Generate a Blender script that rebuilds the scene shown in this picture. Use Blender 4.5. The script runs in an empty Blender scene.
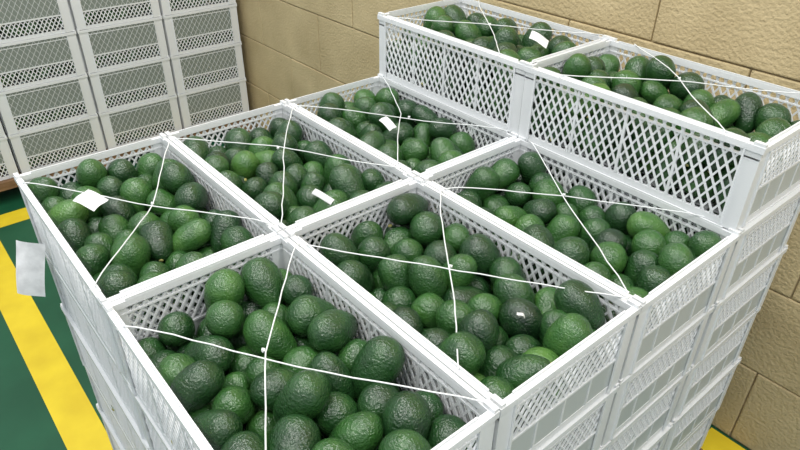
import bpy, bmesh, math, random
import numpy as np
from mathutils import Vector, Matrix

random.seed(4)
S = bpy.context.scene
S.view_settings.view_transform = 'Standard'
COL = S.collection

# ------------------------------------------------------------ dimensions
CX, CY, CH = 0.5, 0.304, 0.1625      # crate pitch (length, width, layer height)
LAYERS = 5
FLOOR = -0.93
WALLY = 1.42

# ------------------------------------------------------------ material helpers
def mat(name):
    m = bpy.data.materials.new(name); m.use_nodes = True
    nt = m.node_tree; b = nt.nodes['Principled BSDF']
    return m, nt, b
def N(nt, t, **kw):
    n = nt.nodes.new(t)
    for k, v in kw.items():
        if k in n.inputs: n.inputs[k].default_value = v
        else: setattr(n, k, v)
    return n
def ramp(nt, stops):
    r = nt.nodes.new('ShaderNodeValToRGB')
    e = r.color_ramp.elements
    while len(e) < len(stops): e.new(0.5)
    for i, (p, c) in enumerate(stops):
        e[i].position = p; e[i].color = (*c, 1)
    return r
def noise_col(name, stops, scale, rough=0.6, bump=0.0, bscale=60, detail=6, bdist=0.002):
    m, nt, b = mat(name)
    tc = N(nt, 'ShaderNodeTexCoord'); n = N(nt, 'ShaderNodeTexNoise', Scale=scale, Detail=detail)
    r = ramp(nt, stops)
    nt.links.new(tc.outputs['Object'], n.inputs['Vector']); nt.links.new(n.outputs['Fac'], r.inputs['Fac'])
    nt.links.new(r.outputs['Color'], b.inputs['Base Color']); b.inputs['Roughness'].default_value = rough
    if bump:
        n2 = N(nt, 'ShaderNodeTexNoise', Scale=bscale, Detail=8.0)
        bp = N(nt, 'ShaderNodeBump', Strength=bump, Distance=bdist)
        nt.links.new(tc.outputs['Object'], n2.inputs['Vector'])
        nt.links.new(n2.outputs['Fac'], bp.inputs['Height']); nt.links.new(bp.outputs['Normal'], b.inputs['Normal'])
    return m

# white HDPE plastic (slightly translucent)
def plastic(name, col, trans):
    m, nt, b = mat(name)
    b.inputs['Base Color'].default_value = (*col, 1); b.inputs['Roughness'].default_value = 0.28
    tr = N(nt, 'ShaderNodeBsdfTranslucent'); tr.inputs['Color'].default_value = (*col, 1)
    mx = N(nt, 'ShaderNodeMixShader'); mx.inputs[0].default_value = trans
    out = nt.nodes['Material Output']
    nt.links.new(b.outputs[0], mx.inputs[1]); nt.links.new(tr.outputs[0], mx.inputs[2]); nt.links.new(mx.outputs[0], out.inputs['Surface'])
    return m
M_PL = plastic('white_crate_plastic', (0.93, 0.945, 0.96), 0.22)
M_PANEL = plastic('crate_panel_plastic', (0.74, 0.78, 0.77), 0.35)
M_PANELB = plastic('crate_panel_grey', (0.30, 0.34, 0.30), 0.25)

# avocado skin
M_AV, nt, b = mat('avocado_skin')
tc = N(nt, 'ShaderNodeTexCoord')
at = N(nt, 'ShaderNodeAttribute', attribute_name='tint')
n1 = N(nt, 'ShaderNodeTexNoise', Scale=32.0, Detail=5.0)
v1 = N(nt, 'ShaderNodeTexVoronoi', Scale=300.0)
r1 = ramp(nt, [(0.0, (0.006, 0.022, 0.009)), (0.42, (0.015, 0.060, 0.015)), (0.75, (0.036, 0.118, 0.024)), (1.0, (0.075, 0.185, 0.035))])
add = N(nt, 'ShaderNodeMath', operation='MULTIPLY_ADD'); add.inputs[1].default_value = 0.75
nt.links.new(tc.outputs['Object'], n1.inputs['Vector']); nt.links.new(tc.outputs['Object'], v1.inputs['Vector'])
sub = N(nt, 'ShaderNodeMath', operation='SUBTRACT'); sub.inputs[1].default_value = 0.35
nt.links.new(at.outputs['Fac'], sub.inputs[0])
nt.links.new(n1.outputs['Fac'], add.inputs[0]); nt.links.new(sub.outputs[0], add.inputs[2])
nt.links.new(add.outputs[0], r1.inputs['Fac'])
# pale lenticel speckles
rs = ramp(nt, [(0.0, (1, 1, 1)), (0.22, (0, 0, 0))]); nt.links.new(v1.outputs['Distance'], rs.inputs['Fac'])
mx = N(nt, 'ShaderNodeMix', data_type='RGBA'); 
mm = N(nt, 'ShaderNodeMath', operation='MULTIPLY'); mm.inputs[1].default_value = 0.4
nt.links.new(rs.outputs['Color'], mm.inputs[0]); nt.links.new(mm.outputs[0], mx.inputs[0])
nt.links.new(r1.outputs['Color'], mx.inputs[6]); mx.inputs[7].default_value = (0.13, 0.25, 0.07, 1)
nt.links.new(mx.outputs[2], b.inputs['Base Color'])
b.inputs['Roughness'].default_value = 0.27
b.inputs['Specular IOR Level'].default_value = 0.7
n2 = N(nt, 'ShaderNodeTexNoise', Scale=230.0, Detail=3.0)
nt.links.new(tc.outputs['Object'], n2.inputs['Vector'])
v2 = N(nt, 'ShaderNodeTexVoronoi', Scale=420.0, feature='SMOOTH_F1'); nt.links.new(tc.outputs['Object'], v2.inputs['Vector'])
hm = N(nt, 'ShaderNodeMath', operation='SUBTRACT'); nt.links.new(n2.outputs['Fac'], hm.inputs[0])
hs = N(nt, 'ShaderNodeMath', operation='MULTIPLY'); hs.inputs[1].default_value = 0.35
nt.links.new(v2.outputs['Distance'], hs.inputs[0]); nt.links.new(hs.outputs[0], hm.inputs[1])
bp = N(nt, 'ShaderNodeBump', Strength=0.75, Distance=0.0026)
nt.links.new(hm.outputs[0], bp.inputs['Height']); nt.links.new(bp.outputs['Normal'], b.inputs['Normal'])
M_STEM = noise_col('avocado_stem_button', [(0.3, (0.28, 0.25, 0.07)), (0.7, (0.45, 0.42, 0.15))], 200, 0.7)

M_TW, nt, b = mat('white_twine'); b.inputs['Base Color'].default_value = (0.78, 0.80, 0.80, 1); b.inputs['Roughness'].default_value = 0.6
M_PAPER = noise_col('label_paper', [(0.35, (0.70, 0.70, 0.71)), (0.6, (0.88, 0.88, 0.89))], 40, 0.7)
M_WOOD = noise_col('pallet_wood', [(0.3, (0.16, 0.085, 0.04)), (0.7, (0.32, 0.19, 0.10))], 14, 0.8, 0.3, 40)
M_BLOCK = noise_col('painted_block', [(0.25, (0.47, 0.37, 0.20)), (0.75, (0.64, 0.52, 0.30))], 5, 0.75, 1.0, 110, detail=10, bdist=0.004)
M_MORTAR = noise_col('painted_mortar', [(0.3, (0.27, 0.21, 0.12)), (0.7, (0.38, 0.30, 0.18))], 20, 0.9)
M_GREEN = noise_col('green_floor_paint', [(0.3, (0.007, 0.078, 0.034)), (0.7, (0.013, 0.11, 0.050))], 5, 0.42, 0.15, 30)
M_YEL = noise_col('yellow_floor_paint', [(0.3, (0.74, 0.54, 0.02)), (0.7, (0.88, 0.68, 0.03))], 8, 0.45)

# ------------------------------------------------------------ mesh helpers
class MB:
    def __init__(s): s.v = []; s.f = []; s.m = []
    def box(s, x0, x1, y0, y1, z0, z1, mi=0):
        b = len(s.v)
        s.v += [(x0,y0,z0),(x1,y0,z0),(x1,y1,z0),(x0,y1,z0),(x0,y0,z1),(x1,y0,z1),(x1,y1,z1),(x0,y1,z1)]
        for q in ((0,3,2,1),(4,5,6,7),(0,1,5,4),(1,2,6,5),(2,3,7,6),(3,0,4,7)):
            s.f.append(tuple(b+i for i in q)); s.m.append(mi)
    def bar(s, axis, off, th, a, c, w, mi=0):
        d = Vector((c[0]-a[0], c[1]-a[1])); d.normalize(); n = Vector((-d.y, d.x))*w/2
        b = len(s.v)
        for o in (off-th/2, off+th/2):
            for p in ((a[0]-n.x, a[1]-n.y),(c[0]-n.x, c[1]-n.y),(c[0]+n.x, c[1]+n.y),(a[0]+n.x, a[1]+n.y)):
                s.v.append((p[0], o, p[1]) if axis == 'x' else (o, p[0], p[1]))
        for q in ((0,3,2,1),(4,5,6,7),(0,1,5,4),(1,2,6,5),(2,3,7,6),(3,0,4,7)):
            s.f.append(tuple(b+i for i in q)); s.m.append(mi)
    def lattice(s, axis, off, u0, u1, z0, z1, du, slope, w, th):
        H = z1 - z0; run = H/slope
        k = u0 - run
        while k < u1:
            for sg in (1, -1):
                a, c = (k, z0), (k+run, z1)
                if sg < 0: a, c = (k+run, z0), (k, z1)
                (ua, za), (uc, zc) = a, c
                def at(u): return za + (zc-za)*(u-ua)/(uc-ua)
                lo, hi = max(min(ua, uc), u0), min(max(ua, uc), u1)
                if hi - lo < 0.002: continue
                P, Q = (lo, at(lo)), (hi, at(hi))
                s.bar(axis, off + sg*0.0004, th, P, Q, w)
            k += du
    def mesh(s, name, mats, bevel=0):
        me = bpy.data.meshes.new(name); me.from_pydata(s.v, [], s.f)
        for m in mats: me.materials.append(m)
        me.polygons.foreach_set('material_index', s.m)
        bm = bmesh.new(); bm.from_mesh(me)
        if bevel:
            bmesh.ops.bevel(bm, geom=bm.edges[:], offset=bevel, segments=2, affect='EDGES', profile=0.6)
        bmesh.ops.recalc_face_normals(bm, faces=bm.faces[:]); bm.to_mesh(me); bm.free()
        me.update(); return me
def obj(name, me, loc=(0,0,0), rot=(0,0,0), parent=None):
    o = bpy.data.objects.new(name, me); o.location = loc; o.rotation_euler = rot
    COL.objects.link(o)
    if parent: o.parent = parent
    return o

# ------------------------------------------------------------ crate mesh (origin = centre of top rim plane)
def crate_mesh(name, L, W, H, style):
    s = MB(); hx, hy = L/2-0.0012, W/2-0.0012
    t = 0.0028
    top = -0.001; bot = -H + 0.001
    rw = 0.0105; rh = 0.011
    s.box(-hx, hx, -hy, -hy+rw, top-rh, top); s.box(-hx, hx, hy-rw, hy, top-rh, top)
    s.box(-hx, -hx+rw, -hy+rw, hy-rw, top-rh, top); s.box(hx-rw, hx, -hy+rw, hy-rw, top-rh, top)
    lp = 0.004
    for sg in (-1, 1):
        s.box(-hx+0.03, hx-0.03, sg*(hy-rw+0.0015)-0.0012, sg*(hy-rw+0.0015)+0.0012, top, top+lp)
        s.box(sg*(hx-rw+0.0015)-0.0012, sg*(hx-rw+0.0015)+0.0012, -hy+0.03, hy-0.03, top, top+lp)
    for sg in (-1, 1):
        s.box(-hx+0.003, hx-0.003, sg*(hy-0.006)-0.003, sg*(hy-0.006)+0.003, top-0.025, top-0.022)
        s.box(sg*(hx-0.006)-0.003, sg*(hx-0.006)+0.003, -hy+0.003, hy-0.003, top-0.025, top-0.022)
    bh = 0.014
    s.box(-hx+0.004, hx-0.004, -hy+0.004, -hy+0.010, bot, bot+bh); s.box(-hx+0.004, hx-0.004, hy-0.010, hy-0.004, bot, bot+bh)
    s.box(-hx+0.004, -hx+0.010, -hy+0.010, hy-0.010, bot, bot+bh); s.box(hx-0.010, hx-0.004, -hy+0.010, hy-0.010, bot, bot+bh)
    cw = 0.026 if style == 'stack' else 0.036
    for sx in (-1, 1):
        for sy in (-1, 1):
            x0, x1 = sorted((sx*(hx-0.003), sx*(hx-0.003-cw))); y0, y1 = sorted((sy*(hy-0.003), sy*(hy-0.008)))
            s.box(x0, x1, y0, y1, bot+0.001, top-0.002)
            x0, x1 = sorted((sx*(hx-0.003), sx*(hx-0.008))); y0, y1 = sorted((sy*(hy-0.008), sy*(hy-0.003-cw)))
            s.box(x0, x1, y0, y1, bot+0.001, top-0.002)
            s.box(*sorted((sx*(hx-0.003), sx*(hx+0.0002))), *sorted((sy*(hy-0.003-cw), sy*(hy-0.006-cw))), bot+0.001, top-0.002)
            s.box(*sorted((sx*(hx-0.003-cw), sx*(hx-0.006-cw))), *sorted((sy*(hy-0.003), sy*(hy+0.0002))), bot+0.001, top-0.002)
            x0, x1 = sorted((sx*(hx-0.001), sx*(hx-0.020))); y0, y1 = sorted((sy*(hy-0.001), sy*(hy-0.009)))
            s.box(x0, x1, y0, y1, top, top+0.006)
    zl0, zl1 = bot+bh, top-rh
    ux, uy = hx-0.003-cw, hy-0.003-cw
    for sg in (-1, 1):
        yo = sg*(hy-0.006); xo = sg*(hx-0.006)
        if style == 'stack':
            s.lattice('x', yo, -ux, ux, zl0, zl1, 0.0175, 1.75, 0.0036, t)
            for k in (-0.5, 0, 0.5):
                s.box(k*ux-0.0025, k*ux+0.0025, yo-0.0022, yo+0.0022, zl0, zl1)
            zm = zl0 + (zl1-zl0)*0.42
            s.lattice('y', xo, -uy, uy, zm, zl1, 0.0155, 1.55, 0.0034, t)
            s.box(xo-0.0012, xo+0.0012, -uy, uy, zl0, zm, 1)
            s.box(xo-0.003, xo+0.003, -uy, uy, zm-0.002, zm+0.002)
            for k in (-.5, 0, .5):
                s.box(xo-0.0026, xo+0.0026, k*uy-0.0018, k*uy+0.0018, zl0, zm)
        else:
            zm = zl0 + (zl1-zl0)*0.36
            s.lattice('x', yo, -ux, ux, zl0, zl1, 0.022, 1.5, 0.0046, t)
            s.lattice('y', xo, -uy, uy, zl0, zm, 0.018, 1.5, 0.0036, t)
            s.box(xo-0.0012, xo+0.0012, -uy, uy, zm, zl1, 1)
            s.lattice('y', xo+sg*0.0022, -uy, uy, zm, zl1, 0.024, 1.5, 0.0012, 0.0012)
            s.box(xo-0.003, xo+0.003, -uy, uy, zm-0.003, zm+0.003)
    n = 11
    for i in range(n):
        y = -hy+0.012 + (2*hy-0.024)*i/(n-1)
        s.box(-hx+0.01, hx-0.01, y-0.005, y+0.005, bot+0.003, bot+0.006)
    for i in range(9):
        x = -hx+0.012 + (2*hx-0.024)*i/8
        s.box(x-0.004, x+0.004, -hy+0.01, hy-0.01, bot+0.0065, bot+0.009)
    return s.mesh(name, [M_PL, M_PANEL if style == 'stack' else M_PANELB])
ME_CR = crate_mesh('plastic_crate_mesh', CX, CY, CH, 'stack')

# ------------------------------------------------------------ avocado pile (packed by relaxation)
OFF = np.array([-0.012, 0.009, 0.026]); RAD = np.array([0.0300, 0.0265, 0.020])
def pack(n, seed, L, W, depth, top):
    rg = np.random.default_rng(seed)
    sc = rg.uniform(0.82, 1.06, n)
    hx, hy = L/2-0.0105, W/2-0.0105; z0 = -depth
    c = np.stack([rg.uniform(-hx+.05, hx-.05, n), rg.uniform(-hy+.05, hy-.05, n), z0+0.04+0.30*np.arange(n)/n], 1)
    a = rg.normal(size=(n, 3)); a[:, 2] *= 0.6; a /= np.linalg.norm(a, axis=1)[:, None]
    R = (RAD[None]*sc[:, None]).ravel(); own = np.repeat(np.arange(n), 3)
    RR = R[:, None]+R[None]; same = own[:, None] == own[None]
    for it in range(520):
        P = (c[:, None]+a[:, None]*(OFF[None, :, None]*sc[:, None, None])).reshape(-1, 3)
        g = 0.0016 if it < 420 else 0.0004
        P[:, 2] -= g
        if it < 330: P += rg.normal(size=P.shape)*0.0006
        D = P[:, None]-P[None]; d = np.sqrt((D**2).sum(-1))+1e-9
        pen = np.where(same, 0, np.maximum(0, RR-d))
        cnt = (pen > 0).sum(1)
        corr = (D/d[..., None]*pen[..., None]*0.5).sum(1)/np.maximum(1, cnt*0.55)[:, None]
        P += corr
        P[:, 0] = np.clip(P[:, 0], -hx+R, hx-R); P[:, 1] = np.clip(P[:, 1], -hy+R, hy-R)
        P[:, 2] = np.maximum(P[:, 2], z0+R)
        Q = P.reshape(n, 3, 3)
        na = Q[:, 2]-Q[:, 0]; na /= np.linalg.norm(na, axis=1)[:, None]
        c = Q.mean(1) - na*(OFF.mean()*sc[:, None]); a = na
        if top is not None and it > 300:
            over = np.maximum(0, c[:, 2]+0.026-top); c[:, 2] -= over*0.3
    return c, a, sc, rg
def avocado_verts(nu=24, nv=16):
    vs = []; fs = []
    for j in range(nv+1):
        th = math.pi*j/nv; ct = math.cos(th)
        z = 0.0035 - 0.0455*ct
        r = 0.0312*math.sin(th)**0.95*(1+0.19*ct-0.04*math.sin(th)**2) if 0 < j < nv else 0
        for i in range(nu):
            ph = 2*math.pi*i/nu
            vs.append((r*math.cos(ph), r*math.sin(ph)*0.97, z))
    for j in range(nv):
        for i in range(nu):
            fs.append((j*nu+i, j*nu+(i+1) % nu, (j+1)*nu+(i+1) % nu, (j+1)*nu+i))
    nb = len(fs)
    b = len(vs); k = 8; zt = 0.0035+0.0455
    for (r, z) in ((0.0048, zt-0.0035), (0.0044, zt+0.0008), (0.0028, zt+0.0016)):
        for i in range(k): vs.append((r*math.cos(2*math.pi*i/k), r*math.sin(2*math.pi*i/k), z))
    for q in range(2):
        for i in range(k): fs.append((b+q*k+i, b+q*k+(i+1) % k, b+(q+1)*k+(i+1) % k, b+(q+1)*k+i))
    fs.append(tuple(b+2*k+i for i in range(k)))
    return np.array(vs), fs, nb
AV, AF, NB = avocado_verts()
def pile_mesh(name, n, seed, L=CX, W=CY, depth=CH-0.012, top=-0.004):
    c, a, sc, rg = pack(n, seed, L, W, depth, top)
    V = []; F = []; mi = []; tint = []
    for i in range(n):
        z = Vector(a[i]); q = z.to_track_quat('Z', 'Y').to_matrix() @ Matrix.Rotation(rg.uniform(0, 6.28), 3, 'Z')
        w = AV.copy()
        ph = rg.uniform(0, 6.28, 4); f = 90
        w *= (1+0.022*np.sin(AV[:, 0]*f+ph[0])+0.022*np.sin(AV[:, 1]*f*1.2+ph[1])+0.02*np.sin(AV[:, 2]*f*1.5+ph[2]))[:, None]
        w[:, 0] += 0.0035*rg.uniform(-1, 1)*(AV[:, 2]/0.045)**2
        w = w*sc[i]; w = w*np.array([rg.uniform(.97, 1.05), rg.uniform(.97, 1.05), rg.uniform(.94, 1.08)])
        w = w @ np.array(q).T + c[i]
        b = len(V); V += [tuple(x) for x in w]
        F += [tuple(b+k for k in f_) for f_ in AF]; mi += [0]*NB+[1]*(len(AF)-NB)
        tint += [float(np.clip(rg.normal(0.47, 0.17), 0.12, 0.9))]*len(w)
    me = bpy.data.meshes.new(name); me.from_pydata(V, [], F)
    me.materials.append(M_AV); me.materials.append(M_STEM)
    me.polygons.foreach_set('material_index', mi)
    me.polygons.foreach_set('use_smooth', [True]*len(F))
    at = me.attributes.new('tint', 'FLOAT', 'POINT'); at.data.foreach_set('value', tint)
    me.update(); return me
PILES = [pile_mesh('avocado_pile_mesh_%d' % i, n, 10+i) for i, n in enumerate((86, 91, 85, 88))]

# ------------------------------------------------------------ twine crossing a crate
def twine_mesh(seed):
    rg = random.Random(seed)
    cu = bpy.data.curves.new('twine_curve', 'CURVE'); cu.dimensions = '3D'; cu.bevel_depth = 0.00105; cu.bevel_resolution = 2
    hx, hy = CX/2-0.006, CY/2-0.006
    j = lambda s: rg.uniform(-s, s)
    o = (j(.045), j(.028))
    for (p, q) in (((-hx+rg.uniform(0.005,.09), -hy), (hx-rg.uniform(0.005,.07), hy)), ((-hx+rg.uniform(0.005,.08), hy), (hx-rg.uniform(0.005,.09), -hy))):
        pts = [(p[0], p[1]-math.copysign(-.007, p[1]), -0.03), (p[0], p[1]+math.copysign(.0065, p[1]), 0.0015), (p[0], p[1], 0.004)]
        bw = j(.006)
        for k in range(1, 16):
            t = k/16; w = (1-abs(2*t-1)); bo = bw*math.sin(t*2*math.pi)
            pts.append((p[0]+(q[0]-p[0])*t+o[0]*w+bo+j(.0012), p[1]+(q[1]-p[1])*t+o[1]*w+j(.0012), 0.006+0.002*math.sin(t*9+seed)))
        pts += [(q[0], q[1], 0.004), (q[0], q[1]+math.copysign(.0065, q[1]), 0.0015), (q[0], q[1]-math.copysign(-.007, q[1]), -0.03)]
        sp = cu.splines.new('POLY'); sp.points.add(len(pts)-1)
        for i, P in enumerate(pts): sp.points[i].co = (*P, 1)
    sp = cu.splines.new('POLY'); K = 14; sp.points.add(K-1)
    for i in range(K):
        t = i/(K-1)*4*math.pi
        sp.points[i].co = (o[0]+0.002*math.cos(t), o[1]+0.002*math.sin(t), 0.006+0.002*math.sin(t*1.5), 1)
    cu.materials.append(M_TW)
    return cu

# ------------------------------------------------------------ build the pallet load
def place_crate(i, j, lvl, dx=0, dy=0, twine=False):
    loc = (CX*(i+.5)+dx, CY*(j+.5)+dy, lvl*CH)
    obj('plastic_crate', ME_CR, loc)
    p = PILES[(i*2+j+lvl*3) % 4]
    obj('avocado_pile', p, loc, (0, 0, math.pi*((i+j) % 2)))
    if twine: obj('twine', twine_mesh(i*7+j*3+lvl), loc)
rj = random.Random(2)
for lvl in range(0, -LAYERS, -1):
    for i in range(2):
        for j in range(4):
            d = (0, 0) if lvl == 0 else (rj.uniform(-.003, .003), rj.uniform(-.003, .003))
            place_crate(i, j, lvl, *d, twine=(lvl == 0 and j < 3))
place_crate(0, 3, 1, 0.0, -0.010, True); place_crate(1, 3, 1, -0.006, -0.012, True)

def pallet(name, x0, x1, y0, y1, z0, z1):
    s = MB(); n = 7; t = 0.02; w = (y1-y0)/n
    for k in range(n): s.box(x0, x1, y0+k*w+0.008, y0+(k+1)*w-0.008, z1-t, z1-0.001)
    for k in range(3):
        xc = x0+0.05+(x1-x0-0.1)*k/2
        s.box(xc-0.045, xc+0.045, y0+.01, y1-.01, z1-2*t, z1-t)
        for m in range(3):
            yc = y0+0.06+(y1-y0-0.12)*m/2
            s.box(xc-0.045, xc+0.045, yc-0.05, yc+0.05, z0+t*.8, z1-2*t)
    for m in range(3):
        yc = y0+0.06+(y1-y0-0.12)*m/2
        s.box(x0, x1, yc-0.05, yc+0.05, z0, z0+t*.8)
    return obj(name, s.mesh(name+'_mesh', [M_WOOD]))
pallet('wooden_pallet', 0.0, 1.0, 0.03, 1.215, FLOOR+.001, -LAYERS*CH)

# background stack of crates
BW, BH, BL = 0.385, 0.195, 0.5
ME_BC = crate_mesh('storage_crate_mesh', BL, BW, BH, 'back')
BP = pile_mesh('avocado_pile_mesh_b', 60, 77, BL, BW, BH-0.012, None)
BX = -1.74; zb = -LAYERS*CH
for c in range(4):
    for l in range(7):
        loc = (BX-BL/2, 1.375-BW*(c+.5)-0.004*c, zb+BH*(l+1))
        obj('plastic_crate', ME_BC, loc); obj('avocado_pile', BP, loc)
pallet('wooden_pallet', BX-1.0, BX+0.02, 1.375-1.58, 1.375, FLOOR+.001, zb)

# ------------------------------------------------------------ labels
def label(loc, rz, tilt=(0.1, 0.1), sx=0.05, sy=0.035, name='paper_label'):
    vs = []; fs = []; n = 8
    for j in range(n+1):
        for i in range(n+1):
            x = (i/n-.5)*sx; y = (j/n-.5)*sy
            vs.append((x, y, 0.005*math.sin(i/n*3+1)+0.002*math.sin(j/n*5)))
    for j in range(n):
        for i in range(n): fs.append((j*(n+1)+i, j*(n+1)+i+1, (j+1)*(n+1)+i+1, (j+1)*(n+1)+i))
    me = bpy.data.meshes.new('paper_label_mesh'); me.from_pydata(vs, [], fs); me.materials.append(M_PAPER)
    me.polygons.foreach_set('use_smooth', [True]*len(fs))
    return obj(name, me, loc, (tilt[0], tilt[1], rz))
label((0.20, 0.085, 0.006), 0.5, (0.15, 0.1), 0.045, 0.038)
label((0.45, 0.42, 0.004), 0.5, (0.6, 0.3), 0.04, 0.013)
label((0.27, 0.72, 0.004), 0.2, (0.2, 0.3), 0.035, 0.024)
label((0.90, 0.45, 0.004), 2.2, (0.5, 0.5), 0.05, 0.012)
label((0.41, 1.05, CH+0.006), 0.6, (0.3, 0.3), 0.045, 0.035)
label((0.095, -0.034, -0.155), math.radians(44), (math.radians(80), 0.18), 0.052, 0.118, 'hanging_label')

# ------------------------------------------------------------ room
s = MB(); s.box(-4, 3, -2.5, WALLY, FLOOR-0.05, FLOOR); obj('floor', s.mesh('floor_mesh', [M_GREEN]))
s = MB()
s.box(-4, 1.9, -0.085, 0.022, FLOOR, FLOOR+0.0015)
s.box(-1.66, -1.55, 0.022, WALLY-.01, FLOOR, FLOOR+0.0015)
s.box(0.95, 1.06, 0.022, WALLY-.01, FLOOR, FLOOR+0.0015)
obj('floor_marking', s.mesh('floor_marking_mesh', [M_YEL]))
s = MB(); s.box(-4, 3, WALLY+0.006, WALLY+0.2, FLOOR-.05, 2.0, 1)
s2 = MB(); bl, bh = 0.52, 0.26; r = 0; z = FLOOR
while z < 2.0:
    x = -4.2 + (bl/2 if r % 2 else 0) + 0.0
    while x < 3:
        s2.box(x+0.002, x+bl-0.002, WALLY+random.uniform(-.0015, .0015), WALLY+0.1, z+0.002, z+bh-0.002)
        x += bl
    z += bh; r += 1
me = s2.mesh('blocks', [M_BLOCK, M_MORTAR], bevel=0.004)
w = obj('wall_back', me)
w2 = obj('mortar_bed', s.mesh('mortar', [M_BLOCK, M_MORTAR]), parent=w)

# ------------------------------------------------------------ light
wd = bpy.data.worlds.new('world'); S.world = wd; wd.use_nodes = True
wd.node_tree.nodes['Background'].inputs[0].default_value = (0.90, 0.95, 1.0, 1)
wd.node_tree.nodes['Background'].inputs[1].default_value = 0.74
def area(name, loc, rot, sx, sy, e, col):
    l = bpy.data.lights.new(name, 'AREA'); l.shape = 'RECTANGLE'; l.size = sx; l.size_y = sy; l.energy = e; l.color = col
    o = bpy.data.objects.new(name, l); o.location = loc; o.rotation_euler = rot; COL.objects.link(o); return o
area('ceiling_light', (-0.4, 0.5, 2.2), (0, 0, 0), 1.4, 0.16, 37, (1, 0.98, 0.94))
area('ceiling_light', (0.9, -0.9, 2.2), (0, 0, 0), 1.4, 0.16, 37, (1, 0.98, 0.94))
area('ceiling_light', (2.2, 0.6, 2.2), (0, 0, 0), 1.4, 0.16, 34, (1, 0.98, 0.94))

# ------------------------------------------------------------ camera
C = Vector((1.32028, -0.132556, 0.606622)); T = Vector((0.608461, 0.47258, 0))
d = (T-C).normalized(); rr = d.cross(Vector((0, 0, 1))).normalized(); uu = rr.cross(d)
cr, sr = math.cos(0.01323), math.sin(0.01323)
r2 = rr*cr+uu*sr; u2 = uu*cr-rr*sr
cd = bpy.data.cameras.new('camera'); cd.lens = 641.92/800*36; cd.sensor_width = 36; cd.clip_start = 0.01
co = bpy.data.objects.new('camera', cd); COL.objects.link(co)
co.matrix_world = Matrix(((r2.x, u2.x, -d.x, C.x), (r2.y, u2.y, -d.y, C.y), (r2.z, u2.z, -d.z, C.z), (0, 0, 0, 1)))
S.camera = co
